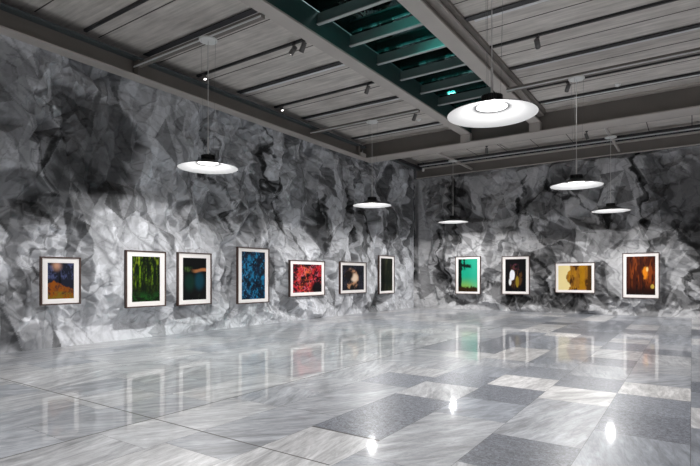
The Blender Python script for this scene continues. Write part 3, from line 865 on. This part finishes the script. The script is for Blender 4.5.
def art_redcave(U, V):
    c = blank(U, (.10, .022, .006))
    c = mixc(c, (.36, .10, .02), sstep(.4, .65, nz(U, V, 9, 2, 100))*sstep(.05, .25, U)*sstep(.1, .4, V))
    c = mixc(c, (.02, .006, .003), sstep(.25, .05, V)*.8)
    c = mixc(c, (.02, .006, .003), sstep(.6, .75, nz(U, V, 10, 2.5, 104))*.8)
    c = mixc(c, (.90, .36, .03), sstep(1, .6, np.hypot((U-.66)/.11, (V-.58)/.2)+.6*(nz(U, V, 10, 10, 102)-.5)))
    c = mixc(c, (1.0, .75, .35), sstep(1, .5, np.hypot((U-.72)/.05, (V-.66)/.08)))
    c = mixc(c, (.65, .5, .12), sstep(1, .6, np.hypot((U-.9)/.08, (V-.22)/.07)+.5*(nz(U, V, 16, 16, 103)-.5)))
    return c

def picture(cu, z0, z1, w, wall, art, ml, mt, label):
    """picture facing local -Y; ml, mt: mat widths at the sides and top/bottom as a share of width / height"""
    h = z1-z0
    if wall == 'left': t = empty('framed_photograph', (WX+.005, cu, z0), math.radians(90))
    else: t = empty('framed_photograph', (cu, WY-.005, z0), 0)
    tag(t, label, 'picture', 'framed photographs hung on the crumpled paper walls')
    D = .075; fw = .026
    a = w/2
    boxes('frame', [(-a, -a+fw, -D, 0, 0, h), (a-fw, a, -D, 0, 0, h), (-a+fw, a-fw, -D, 0, 0, fw), (-a+fw, a-fw, -D, 0, h-fw, h), (-a+fw, a-fw, -.02, 0, fw, h-fw)], M['frame_wood'], t)
    boxes('wall_bracket', [(-.06, .06, 0, .28, h*.4, h*.6)], M['frame_wood'], t)
    mx, mz = w*ml, h*mt
    iw, ih = a-mx, h-mz
    y0, y1 = -D+.022, -D+.030
    boxes('mat_board', [(-a+fw, -iw, y0, y1, fw, h-fw), (iw, a-fw, y0, y1, fw, h-fw), (-iw, iw, y0, y1, fw, mz), (-iw, iw, y0, y1, ih, h-fw)], M['mat_board'], t)
    nu = 72; nv = max(40, int(72*(ih-mz)/(2*iw)))
    us = np.linspace(0, 1, nu); vs = np.linspace(0, 1, nv)
    U, V = np.meshgrid(us, vs)
    co = np.stack([-iw-.01+U*(2*iw+.02), np.full_like(U, y1+.001), mz-.01+V*(ih-mz+.02)], -1).reshape(-1, 3)
    idx = np.arange(nu*nv).reshape(nv, nu)
    f = np.stack([idx[:-1, :-1], idx[:-1, 1:], idx[1:, 1:], idx[1:, :-1]], -1).reshape(-1, 4)
    me = bpy.data.meshes.new('print'); me.from_pydata(co.tolist(), [], f.tolist())
    ca = me.color_attributes.new('ink', 'FLOAT_COLOR', 'POINT')
    c = np.clip(np.clip(art(U, V), 0, 1)**1.3*0.8, 0, 1).reshape(-1, 3)
    ca.data.foreach_set('color', np.concatenate([c, np.ones((len(c), 1))], 1).astype(np.float32).ravel())
    me.materials.append(M['print'])
    o = bpy.data.objects.new('print', me); COL.objects.link(o); o.parent = t
    return t
picture(5.045, .875, 1.83, .77, 'left', art_autumn, .17, .125, 'smallest framed print, orange rocks and dark tree under storm sky, leftmost on the left wall')
picture(6.945, .73, 2.03, 1.03, 'left', art_forest, .15, .10, 'framed upright print of green sunlit hanging forest plants in white mat')
picture(8.32, .715, 2.04, 1.04, 'left', art_lagoon, .15, .10, 'framed upright print of a dark lagoon with a glowing orange streak')
picture(10.39, .665, 2.265, 1.26, 'left', art_blue, .13, .075, 'tall framed print of deep blue leafy texture on the left wall')
picture(12.86, .785, 1.96, 1.82, 'left', art_red, .09, .11, 'wide framed print of crimson and pink foliage')
picture(15.555, .795, 1.975, 1.75, 'left', art_cave, .085, .11, 'framed print of a warm lit rock opening in a dark cave on the left wall')
picture(18.02, .715, 2.295, 1.26, 'left', art_dark, .12, .075, 'narrow looking framed print of dark olive shadows, last one before the corner')
picture(-8.03, .66, 2.30, 1.14, 'back', art_green, .12, .07, 'framed upright print of turquoise green sky with a black tree, first right of the corner')
picture(-5.985, .69, 2.27, 1.13, 'back', art_arch, .13, .08, 'framed upright print of a black cave with a bright white opening on the back wall')
picture(-3.735, .79, 1.97, 1.43, 'back', art_gold, .085, .10, 'wide framed print of golden rock beside pale yellow on the back wall')
picture(-1.53, .64, 2.29, 1.16, 'back', art_redcave, .11, .08, 'framed upright print of a red brown cave with an orange glow, rightmost')
